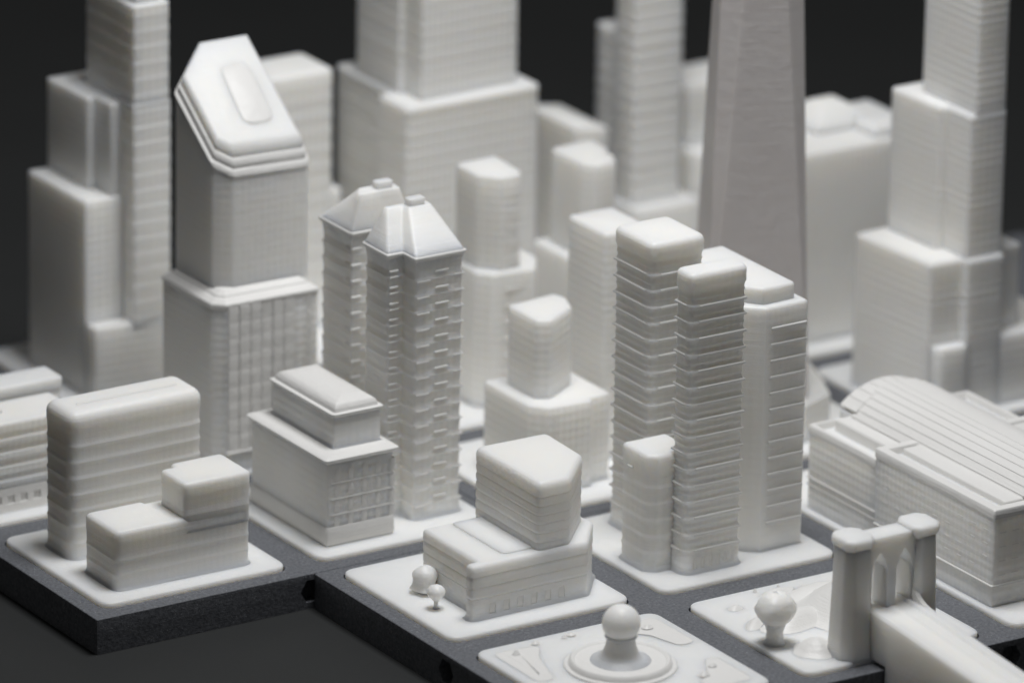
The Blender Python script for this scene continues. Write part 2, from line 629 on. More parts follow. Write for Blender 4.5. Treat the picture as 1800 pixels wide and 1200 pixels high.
def build_banded_low():
    t = thing('low_building', 'low white banded building at the left edge with square windows at street level', 'building', ground(0.33, 1.28))
    P = rect(0.085, 1.16, 0.565, 1.40)
    block('street_wall', t, inset(P, 0.009), Z0, 0.125, 0.012, 0.002)
    block('plinth', t, P, Z0, 0.058, 0.012, 0.003)
    block('lintel_band', t, P, 0.092, 0.1245, 0.012, 0.002)
    boxes('pier', t, (0.086, 1.1605, 0.056, 0.116, 1.175, 0.094), [(k * 0.0605, 0, 0) for k in range(8)], 0.002)
    boxes('window', t, (0.119, 1.1665, 0.060, 0.144, 1.172, 0.090), [(k * 0.0605, 0, 0) for k in range(7)], 0.001)
    storeys(t, P, 0.124, 0.365, 4, 0.016, 0.009, 'step', top=0.412, fil=0.012)
    block('roof_vent', t, rect(0.205, 1.235, 0.232, 1.262), 0.41, 0.432, 0.004, 0.004)
    block('roof_vent', t, rect(0.262, 1.272, 0.274, 1.284), 0.41, 0.423, 0.003, 0.003)
    t2 = thing('low_building', 'plain white block with flat roof behind the banded low building at left edge', 'building', ground(0.36, 1.52))
    P2 = rect(0.085, 1.44, 0.645, 1.585)
    block('body', t2, P2, Z0, 0.40, 0.012, 0.006)
    block('roof', t2, inset(P2, -0.004), 0.40, 0.452, 0.014, 0.010)


build_slab_block()
build_low_block()
for o in bpy.data.objects:
    if o.type == 'MESH' and o.data.materials and o.data.materials[0] == FACADE:
        o.data.materials[0] = FACADE_SOFT
build_banded_low()


# ------------------------------------------------------------------ podium building with hipped cap
def build_podium_house():
    t = thing('podium_building', 'white stepped building with overhanging cap roof, left of the pitched twin towers', 'building', ground(1.32, 0.47))
    P = rect(1.158, 0.165, 1.482, 0.780)
    PI = inset(P, 0.006)
    block('podium', t, PI, Z0, 0.375, 0.010, 0.004, foot=0.006)
    ox, oy, oz = ORG
    me = loft([(0.0, ring(P, 0.004, 0.010)), (0.010, ring(P, -0.001, 0.010)), (0.070, ring(P, -0.001, 0.010)), (0.078, ring(P, 0.004, 0.010))], 'c', 40, (ox, oy, 0))
    part('plinth', me, t, (0, 0, TILE_TOP - oz + 0.002))
    # storey ledges and slim piers on the street front
    me = box_mesh(1.18, 0.1683, 0.0, 1.477, 0.235, 0.005, (ox, oy, 0), 0.003)
    for z in (0.150, 0.218, 0.286):
        part('ledge', me, t, (0, 0, z - oz))
    for zb in (0.100, 0.160, 0.228, 0.296):
        boxes('pier', t, (1.196, 0.1703, zb, 1.222, 0.238, zb + 0.054), [(k * 0.0655, 0, 0) for k in range(5)], 0.003)
    co = loft([(0.375, ring(P, 0.004, 0.008)), (0.390, ring(P, -0.012, 0.006)), (0.3965, ring(P, -0.014, 0.006)), (0.402, ring(P, -0.006, 0.008)), (0.405, ring(P, 0.02, 0.008))], 'c', 60, tuple(ORG))
    part('cornice', co, t)
    U = rect(1.238, 0.246, 1.462, 0.738)
    block('upper_block', t, U, 0.40, 0.540, 0.012, 0.004, foot=0.02)
    cap = loft([(0.538, ring(U, -0.002, 0.012)), (0.546, ring(U, -0.010, 0.010)), (0.553, ring(U, -0.010, 0.010)), (0.556, ring(U, -0.002, 0.012))], 'c', 60, tuple(ORG))
    part('cap_ledge', cap, t)
    roof = loft([(0.554, ring(U, 0.006, 0.018)), (0.566, ring(U, 0.008, 0.020)), (0.580, ring(U, 0.016, 0.024)), (0.590, ring(U, 0.030, 0.03)), (0.596, ring(U, 0.050, 0.03)), (0.602, ring(U, 0.09, 0.012))], 'c', 60, tuple(ORG))
    part('cap_roof', roof, t)


build_podium_house()


# ------------------------------------------------------------------ twin towers with pitched roofs
def build_twin(front):
    if front:
        t = thing('pitched_roof_tower', 'white tower with bright pitched roof and balconies, nearer of the twins', 'tower', ground(1.70, 0.38), 'twin towers with pitched roofs')
        P = [(1.612, 0.240), (1.862, 0.240), (1.862, 0.535), (1.538, 0.535), (1.538, 0.335), (1.612, 0.335)]
        TOP = [(1.690, 0.420), (1.805, 0.420), (1.805, 0.490), (1.612, 0.490), (1.612, 0.462), (1.690, 0.462)]
        RND = [0.012, 0.012, 0.02, 0.03, 0.02, 0.012]
    else:
        t = thing('pitched_roof_tower', 'white tower with shaded pitched roof, farther of the twins, partly hidden', 'tower', ground(1.70, 0.76), 'twin towers with pitched roofs')
        P = [(1.562, 0.640), (1.862, 0.640), (1.862, 0.900), (1.552, 0.900), (1.552, 0.660), (1.557, 0.645)]
        TOP = [(1.612, 0.668), (1.805, 0.668), (1.805, 0.745), (1.650, 0.745), (1.612, 0.690), (1.611, 0.680)]
        RND = [0.012, 0.012, 0.02, 0.03, 0.012, 0.01]
    n = 15
    z0, z1 = 0.075, 1.118
    h = storeys(t, inset(P, 0.009), z0, z1, n, 0.016, 0.0065, 'lip', seg=3, foot=Z0, top=1.142, fil=0.003)
    ov = inset(P, 0.001)
    me = loft([(1.132, rounded(inset(P, 0.010), 0.012, 3)), (1.143, rounded(ov, 0.008, 3)), (1.151, rounded(inset(P, 0.0), 0.008, 3)), (1.156, rounded(inset(P, 0.004), 0.01, 3))], 'e', 60, tuple(ORG))
    part('eave', me, t)
    rs = []
    for k in range(9):
        s = k / 8
        pts = [(a[0] * (1 - s) + b[0] * s, a[1] * (1 - s) + b[1] * s) for a, b in zip(inset(P, 0.005), TOP)]
        rs.append((1.154 + s * 0.148, rounded(pts, 0.016, 3)))
    last = [(a[0] * 0.98 + 0.02 * 1.70, a[1]) for a in TOP]
    rs.append((1.305, rounded(inset(TOP, 0.004), 0.010, 3)))
    pr = part('pitched_roof', loft(rs, 'roof', 35, tuple(ORG)), t)
    cx, cy = (1.742, 0.456) if front else (1.742, 0.706)
    block('roof_box', pr, rect(cx - 0.038, cy - 0.022, cx + 0.038, cy + 0.022), 1.22, 1.335, 0.008, 0.004)
    if front:
        # bays of balconies on the street front, the middle bay half a storey out of step
        y = 0.2405
        oz = ORG[2]
        o3 = (ORG[0], ORG[1], 0)
        m1 = box_mesh(1.628, y + 0.0065, 0, 1.692, y + 0.06, 0.0065, o3, 0.003)
        m2 = box_mesh(1.718, y + 0.0065, 0, 1.782, y + 0.06, 0.0065, o3, 0.003)
        m3 = box_mesh(1.806, y + 0.0072, 0, 1.856, y + 0.06, 0.006, o3, 0.003)
        m4 = box_mesh(1.556, 0.3415, 0, 1.600, 0.40, 0.007, o3, 0.003)
        for k in range(n):
            zz = z0 + k * h - oz
            part('balcony', m1, t, (0, 0, zz - 0.004))
            part('balcony', m2, t, (0, 0, zz + h * 0.42))
            part('balcony', m3, t, (0, 0, zz + 0.002))
            if k > 3:
                part('balcony', m4, t, (0, 0, zz))
                part('balcony', m4, t, (0, 0, zz + h * 0.36))
    else:
        oz = ORG[2]
        o3 = (ORG[0], ORG[1], 0)
        m1 = box_mesh(1.562, 0.6465, 0, 1.612, 0.70, 0.008, o3, 0.003)
        for k in range(n):
            part('balcony', m1, t, (0, 0, z0 + k * h - oz + h * 0.4))


build_twin(True)
build_twin(False)


# ------------------------------------------------------------------ chamfered block on its podium, tiny trees
def build_chamfered():
    t = thing('chamfered_building', 'white ribbed block with a cut corner on a wide podium, front centre', 'building', ground(1.6, -0.6))
    P = [(1.238, -0.808), (1.788, -0.800), (1.925, -0.630), (1.925, -0.345), (1.292, -0.345), (1.292, -0.755), (1.238, -0.755)]
    storeys(t, P, 0.105, 0.200, 2, 0.018, 0.0045, 'bulge', top=0.249, fil=0.018, name='podium', foot=Z0)
    pod = storeys.body
    slots = [(1.325 + k * 0.0655, -0.82, 0.034, 1.355 + k * 0.0655, -0.8005 + k * 0.00095, 0.082) for k in range(6)]
    recess(pod, slots)
    for (x0, y0, z0, x1, y1, z1) in slots:
        part('window', box_mesh(x0 + 0.004, y1 - 0.0012, z0 + 0.004, x1 - 0.004, y1 + 0.02, z1 - 0.004, tuple(ORG)), pod)
    block('roof_step', t, [(1.42, -0.75), (1.72, -0.75), (1.86, -0.60), (1.86, -0.36), (1.42, -0.36)], 0.15, 0.2545, 0.03, 0.0055)
    U = [(1.556, -0.792), (1.708, -0.786), (1.892, -0.592), (1.905, -0.308), (1.560, -0.300)]
    storeys(t, U, 0.20, 0.472, 7, 0.035, 0.0042, 'bulge', seg=5, top=0.535, fil=0.026, name='upper_block')


build_chamfered()


def tree_profile(r, zc, stem_r, z0):
    pr = [(stem_r * 1.5, z0), (stem_r, z0 + 0.25 * (zc - z0)), (stem_r, zc - r * 0.95)]
    for k in range(1, 12):
        a = -math.pi / 2 + k / 12 * math.pi
        rr = r * math.cos(a)
        if rr > stem_r:
            pr.append((rr, zc + r * math.sin(a) * 1.05))
    pr.append((r * 0.12, zc + r * 1.06))
    return pr


def build_trees():
    t = thing('ball_tree', 'tiny white ball tree on a stem beside the chamfered block', 'tree', ground(1.192, -0.618))
    zc = 0.066
    part('trunk', lathe_mesh([(0.016, -0.003), (0.0095, 0.008), (0.0085, 0.03), (0.012, 0.042)], 14), t)
    prof = [(0.010, 0.030), (0.022, 0.044), (0.033, 0.056)]
    prof += [(0.037 * math.cos(a), zc + 0.034 * math.sin(a)) for a in [i * math.pi / 20 for i in range(0, 10)]] + [(0.003, zc + 0.034)]
    part('crown', lathe_mesh(prof, 14, lump=0.08), t)
    t = thing('dome_tree', 'small white bushy tree with flared skirt, behind the ball tree', 'tree', ground(1.245, -0.447))
    part('trunk', lathe_mesh([(0.030, -0.004), (0.024, 0.01), (0.022, 0.03)], 14), t)
    prof = [(0.030, 0.014), (0.056, 0.016), (0.055, 0.024), (0.047, 0.042), (0.048, 0.058), (0.050, 0.070), (0.046, 0.084), (0.037, 0.097), (0.022, 0.107), (0.013, 0.111), (0.004, 0.117)]
    part('crown', lathe_mesh(prof, 14, lump=0.12), t)


build_trees()


# ------------------------------------------------------------------ group of slim ledged towers
def build_slim_group():
    # slab in front
    t = thing('slim_tower', 'narrow white ledged slab tower, foremost of the slim group', 'tower', ground(2.38, -0.76), 'slim ledged towers')
    P = rect(2.240, -0.822, 2.520, -0.698)
    h = storeys(t, P, 0.110, 1.222, 16, 0.036, 0.0075, 'lip2', seg=5, foot=Z0, top=1.297, fil=0.024)
    o3 = (ORG[0], ORG[1], 0)
    mf = box_mesh(2.284, -0.8242, 0, 2.512, -0.76, 0.0095, o3, 0.003)
    ms = box_mesh(2.2380, -0.790, 0, 2.30, -0.708, 0.0085, o3, 0.003)
    for k in range(16):
        part('ledge', mf, t, (0, 0.0012 * math.sin(k * 2.3), 0.112 + k * h - ORG[2] + 0.002 * math.sin(k * 4.1)))
        part('ledge', ms, t, (0.001 * math.sin(k * 1.9), 0, 0.112 + k * h - ORG[2]))
    body = storeys.body
    slots = [(2.285 + k * 0.037, -0.83, 0.035, 2.303 + k * 0.037, -0.8165, 0.088) for k in range(6)]
    recess(body, slots)
    for (x0, y0, z0, x1, y1, z1) in slots:
        part('window', box_mesh(x0 + 0.003, y1 - 0.001, z0 + 0.003, x1 - 0.003, y1 + 0.02, z1 - 0.003, tuple(ORG)), body)
    # taller square tower behind it on the left
    t = thing('slim_tower', 'square white ledged tower with rounded corners, tallest of the slim group', 'tower', ground(2.44, -0.29), 'slim ledged towers')
    P = rect(2.306, -0.440, 2.574, -0.152)
    h = storeys(t, P, 0.110, 1.226, 16, 0.042, 0.0075, 'lip2', seg=5, foot=Z0, top=1.300, fil=0.026)
    o3 = (ORG[0], ORG[1], 0)
    mf = box_mesh(2.352, -0.4420, 0, 2.562, -0.38, 0.0095, o3, 0.003)
    ms = box_mesh(2.3040, -0.398, 0, 2.36, -0.165, 0.0085, o3, 0.003)
    for k in range(16):
        part('ledge', mf, t, (0, 0.001 * math.sin(k * 2.9), 0.112 + k * h - ORG[2] + 0.002 * math.sin(k * 3.3)))
        part('ledge', ms, t, (0.001 * math.sin(k * 1.7), 0, 0.112 + k * h - ORG[2]))
    # low block at the left of the slab
    t = thing('low_building', 'short white block tucked against the foremost slim tower', 'building', ground(2.23, -0.62))
    P = [(2.168, -0.725), (2.345, -0.725), (2.345, -0.512), (2.130, -0.512), (2.130, -0.690)]
    storeys(t, P, Z0, 0.44, 6, 0.022, 0.0045, 'lip2', top=0.515, fil=0.018)
    part('balcony', box_mesh(2.124, -0.60, 0.43, 2.20, -0.565, 0.437, tuple(ORG), 0.003), t)
    # broader tower on the right
    t = thing('slim_tower', 'white tower with raised roof slab and ledges only on its right face', 'tower', ground(2.72, -0.45), 'slim ledged towers')
    P = [(2.650, -0.762), (2.860, -0.756), (2.860, -0.120), (2.572, -0.120), (2.572, -0.690)]
    part('shaft', block_mesh(P, Z0, 1.068, 0.014, 0.016, 0.0, tuple(ORG)), t, mat=FACADE_SOFT)
    ox, oy, oz = ORG
    me = box_mesh(2.676, -0.7665, 0, 2.850, -0.70, 0.012, (ox, oy, 0), 0.004)
    for k in range(13):
        z = 0.135 + k * 0.0695
        o = part('balcony', me, t, (0, -0.0, z - oz))
    U = [(2.660, -0.722), (2.822, -0.715), (2.822, -0.190), (2.602, -0.190), (2.602, -0.650)]
    block('roof_slab', t, U, 1.062, 1.137, 0.02, 0.014)


build_slim_group()


# ------------------------------------------------------------------ middle cluster
def build_middle():
    t = thing('setback_tower', 'short white prism tower on a square podium, behind the chamfered block', 'tower', ground(2.40, 0.42))
    P = [(2.262, 0.225), (2.470, 0.215), (2.478, 0.250), (2.585, 0.255), (2.585, 0.640), (2.205, 0.640), (2.205, 0.300)]
    block('podium', t, P, Z0, 0.398, 0.012, 0.012)
    boxes('pier', t, (2.285, 0.2235, 0.05, 2.303, 0.28, 0.36), [(k * 0.047, -0.0018 * k, 0) for k in range(4)], 0.003)
    T = [(2.330, 0.320), (2.496, 0.425), (2.536, 0.530), (2.520, 0.600), (2.272, 0.570), (2.272, 0.352)]
    block('shaft', t, T, 0.38, 0.742, 0.02, 0.014, foot=0.012)
    t = thing('flat_roof_tower', 'plain white flat-roofed tower peeking out left of the tallest slim tower', 'tower', ground(2.79, 0.59))
    P = rect(2.672, 0.450, 2.895, 0.740)
    block('shaft', t, P, Z0, 1.018, 0.022, 0.016)
    t = thing('rounded_tower', 'white tower with faceted rounded front on a stepped podium, right of the twin roofs', 'tower', ground(2.7, 1.36))
    Q = [(2.600, 1.195), (2.800, 1.175), (2.880, 1.290), (2.880, 1.560), (2.552, 1.560), (2.552, 1.270)]
    block('podium', t, Q, Z0, 0.632, 0.016, 0.012)
    boxes('ledge', t, (2.66, 1.1785, 0.1, 2.80, 1.26, 0.108), [(0, 0, k * 0.075) for k in range(7)], 0.003)
    T = [(2.645, 1.215), (2.742, 1.212), (2.768, 1.255), (2.785, 1.480), (2.575, 1.470), (2.575, 1.300)]
    block('shaft', t, T, 0.60, 1.050, 0.022, 0.014)
    boxes('ledge', t, (2.690, 1.2105, 0.66, 2.742, 1.28, 0.667), [(0, 0, k * 0.075) for k in range(5)], 0.002)
    t = thing('notched_tower', 'white tower with a notched flat roof on a low wing, behind the flat-roofed tower', 'tower', ground(3.23, 1.43))
    Q = rect(3.072, 1.255, 3.420, 1.62)
    block('podium', t, Q, Z0, 0.578, 0.014, 0.010)
    T = [(3.160, 1.270), (3.270, 1.280), (3.315, 1.375), (3.288, 1.400), (3.335, 1.440), (3.345, 1.590), (3.124, 1.570), (3.124, 1.330)]
    block('shaft', t, T, 0.55, 1.0, 0.02, 0.014)


build_middle()


# ------------------------------------------------------------------ slant-roofed tower
def build_slant():
    t = thing('slant_roof_tower', 'white tower with a bright slanted roof above a belted base, left of centre', 'tower', ground(1.44, 1.35))
    B = [(1.232, 1.098), (1.672, 1.090), (1.672, 1.580), (1.188, 1.550), (1.188, 1.142)]
    block('base', t, B, Z0, 0.765, 0.012, 0.004)
    # panels on the street front: three bays, nine rows, with a deep groove between bays
    ox, oy, oz = ORG
    cols = [1.240 + k * 0.0532 for k in range(9)]
    for c, (a, b) in enumerate(zip(cols[:-1], cols[1:])):
        me = box_mesh(a + 0.002, 1.0912, 0, b - 0.002, 1.16, 0.0685, (ox, oy, 0), 0.003)
        for k in range(9):
            part('panel', me, t, (0, (-0.0006 if c % 3 else 0.0012), 0.118 + k * 0.0705 - oz))
    part('belt_course', box_mesh(1.235, 1.085, 0.105, 1.672, 1.16, 0.113, tuple(ORG), 0.003), t)
    S = [(1.302, 1.160), (1.664, 1.150), (1.664, 1.650), (1.400, 1.650), (1.232, 1.515), (1.232, 1.215)]
    belt = loft([(0.70, ring(B, 0.004, 0.012)), (0.750, ring(B, -0.002, 0.012)), (0.756, ring(B, -0.006, 0.012)), (0.763, ring(B, -0.004, 0.012)), (0.783, ring(B, 0.026, 0.012)),
                 (0.7835, ring(B, 0.029, 0.012)), (0.789, ring(B, 0.031, 0.012)), (0.808, ring(B, 0.060, 0.012)), (0.809, ring(B, 0.070, 0.012))], 'belt', 35, tuple(ORG))
    part('belt', belt, t)

    def zs(pts, lift):
        return [1.281 + 0.725 * (p[1] - 1.150) + lift for p in pts]
    p0 = ring(S, 0.0, 0.025, 4)
    sh = loft([(0.80, p0), (1.0, p0), (zs(p0, 0.0), p0)], 'shaft', 40, tuple(ORG))
    part('shaft', sh, t, mat=FACADE_SOFT)
    lifts = [(-0.002, 0.0), (0.006, -0.004), (0.020, -0.003), (0.026, 0.010)]
    def sl(seq, name):
        rs = [(zs(ring(S, d, 0.03, 4), l), ring(S, d, 0.03, 4)) for l, d in seq]
        return part(name, loft(rs, 'roof', 40, tuple(ORG)), t)
    sl([(-0.10, 0.006), (-0.004, 0.004), (0.003, -0.005), (0.016, -0.005), (0.026, 0.006), (0.027, 0.02)], 'roof_ledge')
    sl([(-0.06, 0.012), (0.022, 0.010), (0.030, 0.007), (0.052, 0.010), (0.062, 0.020), (0.063, 0.03)], 'roof_ledge')
    slope = sl([(-0.03, 0.026), (0.058, 0.022), (0.066, 0.020), (0.098, 0.026), (0.108, 0.036), (0.110, 0.046)], 'roof_slope')
    pn = rounded([(1.415, 1.255), (1.555, 1.255), (1.565, 1.50), (1.435, 1.50)], 0.045, 5)
    pi = rounded(inset([(1.415, 1.255), (1.555, 1.255), (1.565, 1.50), (1.435, 1.50)], 0.006), 0.04, 5)
    part('roof_panel', loft([(zs(pn, 0.0), pn), (zs(pn, 0.111), pn), (zs(pi, 0.115), pi)], 'panel', 40, tuple(ORG)), slope)


build_slant()


# ------------------------------------------------------------------ tapered faceted skyscraper
def build_faceted():
    t = thing('faceted_skyscraper', 'tall tapered faceted skyscraper with smooth walls, right of centre', 'skyscraper', ground(3.447, 0.504))
    ang = math.radians(-25)
    ca, sa = math.cos(ang), math.sin(ang)

    def tr(pts):
        return [(x * ca - y * sa, x * sa + y * ca) for x, y in pts]
    base = tr([(-0.21, -0.25), (0.21, -0.25), (0.335, -0.125), (0.335, 0.125), (0.21, 0.25), (-0.21, 0.25), (-0.335, 0.125), (-0.335, -0.125)])
    rs = [(-0.004, rounded(base, 0.008, 2)), (0.165, rounded(base, 0.008, 2)), (0.175, rounded(inset(base, 0.006), 0.008, 2)), (0.27, rounded(inset(base, 0.085), 0.008, 2))]
    part('base', loft(rs, 'b', 30), t)
    s = 0.222
    q = 0.142
    zb, zt = 0.18, 3.25
    v = [(-s, -s), (s, -s), (s, s), (-s, s)]
    w = [(0, -q), (q, 0), (0, q), (-q, 0)]
    # mid-edge points on the top meet corners at the foot: eight long triangles
    verts = [(*p, zb) for p in tr(v)] + [(*p, zt) for p in tr(w)]
    faces = [(3, 2, 1, 0), (4, 5, 6, 7)]
    for k in range(4):
        faces.append((k, (k + 1) % 4, 4 + k))
        faces.append(((k + 1) % 4, 4 + (k + 1) % 4, 4 + k))
    me = mesh_from(verts, faces, 'taper', 0)
    bm = bmesh.new(); bm.from_mesh(me)
    bmesh.ops.bevel(bm, geom=[e for e in bm.edges], offset=0.006, segments=2, affect='EDGES', profile=0.6)
    bmesh.ops.recalc_face_normals(bm, faces=bm.faces)
    bm.to_mesh(me); bm.free()
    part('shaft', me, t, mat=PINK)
    part('mast', lathe_mesh([(0.03, 3.24), (0.02, 3.3), (0.012, 3.9), (0.004, 4.1)], 16), t)


build_faceted()


# ------------------------------------------------------------------ stepped towers at the rear
def build_left_stepped():
    t = thing('stepped_tower', 'blurred white stepped tower with striped front, at left rear', 'tower', ground(1.42, 2.4))
    block('podium', t, [(1.189, 2.120), (1.600, 2.088), (1.600, 2.69), (1.189, 2.69)], Z0, 0.350, 0.012, 0.012)
    block('lower_wing', t, rect(1.185, 2.195, 1.52, 2.700), Z0, 0.895, 0.012, 0.012)
    block('middle_wing', t, [(1.282, 2.345), (1.50, 2.345), (1.50, 2.690), (1.275, 2.690)], 0.80, 1.300, 0.012, 0.010)
    block('middle_wing', t, rect(1.322, 2.215, 1.50, 2.60), 0.80, 1.302, 0.012, 0.010)
    M = rect(1.366, 2.100, 1.550, 2.530)
    storeys(t, M, 0.32, 1.305, 14, 0.012, 0.003, 'bulge', top=1.320, fil=0.006, name='shaft')
    U = rect(1.372, 2.106, 1.546, 2.52)
    storeys(t, U, 1.31, 1.735, 6, 0.012, 0.0025, 'bulge', top=1.754, fil=0.006, name='upper_shaft')
    block('crown', t, inset(U, 0.03), 1.75, 2.1, 0.012, 0.012)


def build_banded_block():
    t = thing('banded_block', 'blurred white banded block peeking out right of the slanted roof', 'building', ground(2.42, 2.6))
    P = rect(2.25, 2.47, 2.585, 2.75)
    storeys(t, P, Z0, 1.10, 14, 0.035, 0.004, 'bulge', top=1.195, fil=0.024)
    block('side_wing', t, rect(2.50, 2.52, 2.655, 2.88), Z0, 0.62, 0.012, 0.01)
    block('rear_wing', t, rect(2.60, 2.74, 2.70, 2.90), Z0, 1.07, 0.012, 0.01)


def build_broad_tower():
    t = thing('broad_tower', 'broad white banded tower with a wide setback, centre rear, cut by the top', 'tower', ground(3.07, 2.45))
    P = [(2.722, 2.098), (3.415, 2.112), (3.415, 2.80), (2.790, 2.80), (2.790, 2.335), (2.722, 2.335)]
    storeys(t, P, Z0, 1.035, 20, 0.02, 0.0032, 'bulge', top=1.092, fil=0.014, name='lower_shaft')
    U = [(2.835, 2.158), (3.340, 2.175), (3.340, 2.66), (2.806, 2.66), (2.806, 2.30), (2.835, 2.30)]
    storeys(t, U, 1.05, 1.90, 17, 0.014, 0.0032, 'bulge', top=1.95, fil=0.01, name='upper_shaft')
    t = thing('sloped_roof_block', 'blurred white block with sloping roof, right behind the broad banded tower', 'building', ground(3.81, 2.43))
    P = rect(3.70, 2.255, 3.875, 2.65)
    r0 = ring(P, 0, 0.012)
    zt = [0.80 + 0.1 * (p[1] - 2.26) for p in r0]
    r1 = ring(P, 0.012, 0.012)
    part('body', loft([(Z0, r0), (0.74, r0), ([0.765 + 0.16 * (3.875 - p[0]) for p in r0], r0), ([0.775 + 0.16 * (3.875 - p[0]) for p in r1], r1)], 'b', 50, tuple(ORG)), t)


def build_striped():
    t = thing('striped_tower', 'narrow blurred white tower with horizontal stripes and a side wing, right rear', 'tower', ground(4.26, 2.55))
    block('podium', t, rect(4.090, 2.342, 4.440, 2.86), Z0, 0.322, 0.012, 0.012)
    P = rect(4.114, 2.415, 4.376, 2.58)
    storeys(t, P, 0.28, 1.60, 21, 0.014, 0.006, 'bulge', top=1.64, fil=0.01, name='shaft')
    W = rect(4.135, 2.575, 4.30, 2.760)
    storeys(t, W, 0.28, 1.04, 12, 0.014, 0.005, 'bulge', top=1.088, fil=0.012, name='wing')
    t = thing('low_building', 'blurred white two-level block between the striped tower and the faceted skyscraper', 'building', ground(4.66, 2.62))
    block('lower_block', t, rect(4.47, 2.43, 4.88, 2.88), Z0, 0.50, 0.012, 0.012)
    block('upper_block', t, rect(4.50, 2.56, 4.84, 2.84), 0.49, 0.785, 0.016, 0.02)


def build_plain_block():
    t = thing('plain_block', 'plain white block with a small gabled top, behind the faceted skyscraper', 'building', ground(4.5, 1.5))
    P = rect(4.10, 1.20, 4.90, 1.72)
    block('body', t, P, Z0, 0.895, 0.014, 0.014)
    g = rect(4.40, 1.40, 4.70, 1.68)
    rs = [(0.885, ring(g, 0, 0.02)), (0.925, ring(g, 0.0, 0.02)), (0.995, ring(g, 0.09, 0.02)), (1.000, ring(g, 0.11, 0.01))]
    part('gabled_top', loft(rs, 'g', 40, tuple(ORG)), t)
    block('roof_slab', t, rect(4.60, 1.24, 4.86, 1.42), 0.885, 0.945, 0.02, 0.025)


def build_right_stepped():
    t = thing('stepped_skyscraper', 'tall white stepped skyscraper with setbacks, right rear, cut by the top', 'skyscraper', ground(4.5, 0.48))
    block('podium', t, [(4.175, 0.215), (4.195, 0.145), (4.327, 0.138), (4.334, 0.166), (4.514, 0.166), (4.522, 0.158), (4.900, 0.158), (4.900, 0.69), (4.132, 0.68)], Z0, 0.330, 0.016, 0.014)
    Q1 = [(4.168, 0.205), (4.322, 0.200), (4.330, 0.160), (4.520, 0.160), (4.526, 0.236), (4.665, 0.240), (4.665, 0.72), (4.122, 0.700)]
    storeys(t, Q1, Z0, 0.650, 14, 0.012, 0.0008, 'bulge', top=0.703, fil=0.016, name='lower_shaft')
    Q2 = [(4.292, 0.355), (4.330, 0.345), (4.332, 0.180), (4.518, 0.180), (4.520, 0.680), (4.272, 0.680)]
    storeys(t, Q2, 0.64, 1.290, 15, 0.012, 0.0008, 'bulge', top=1.340, fil=0.012, name='middle_shaft')
    Q3 = [(4.356, 0.184), (4.516, 0.184), (4.518, 0.570), (4.352, 0.570)]
    storeys(t, Q3, 1.28, 2.10, 21, 0.012, 0.001, 'bulge', top=2.14, fil=0.01, name='upper_shaft')


build_left_stepped()
build_banded_block()
build_broad_tower()
build_striped()
build_plain_block()
build_right_stepped()


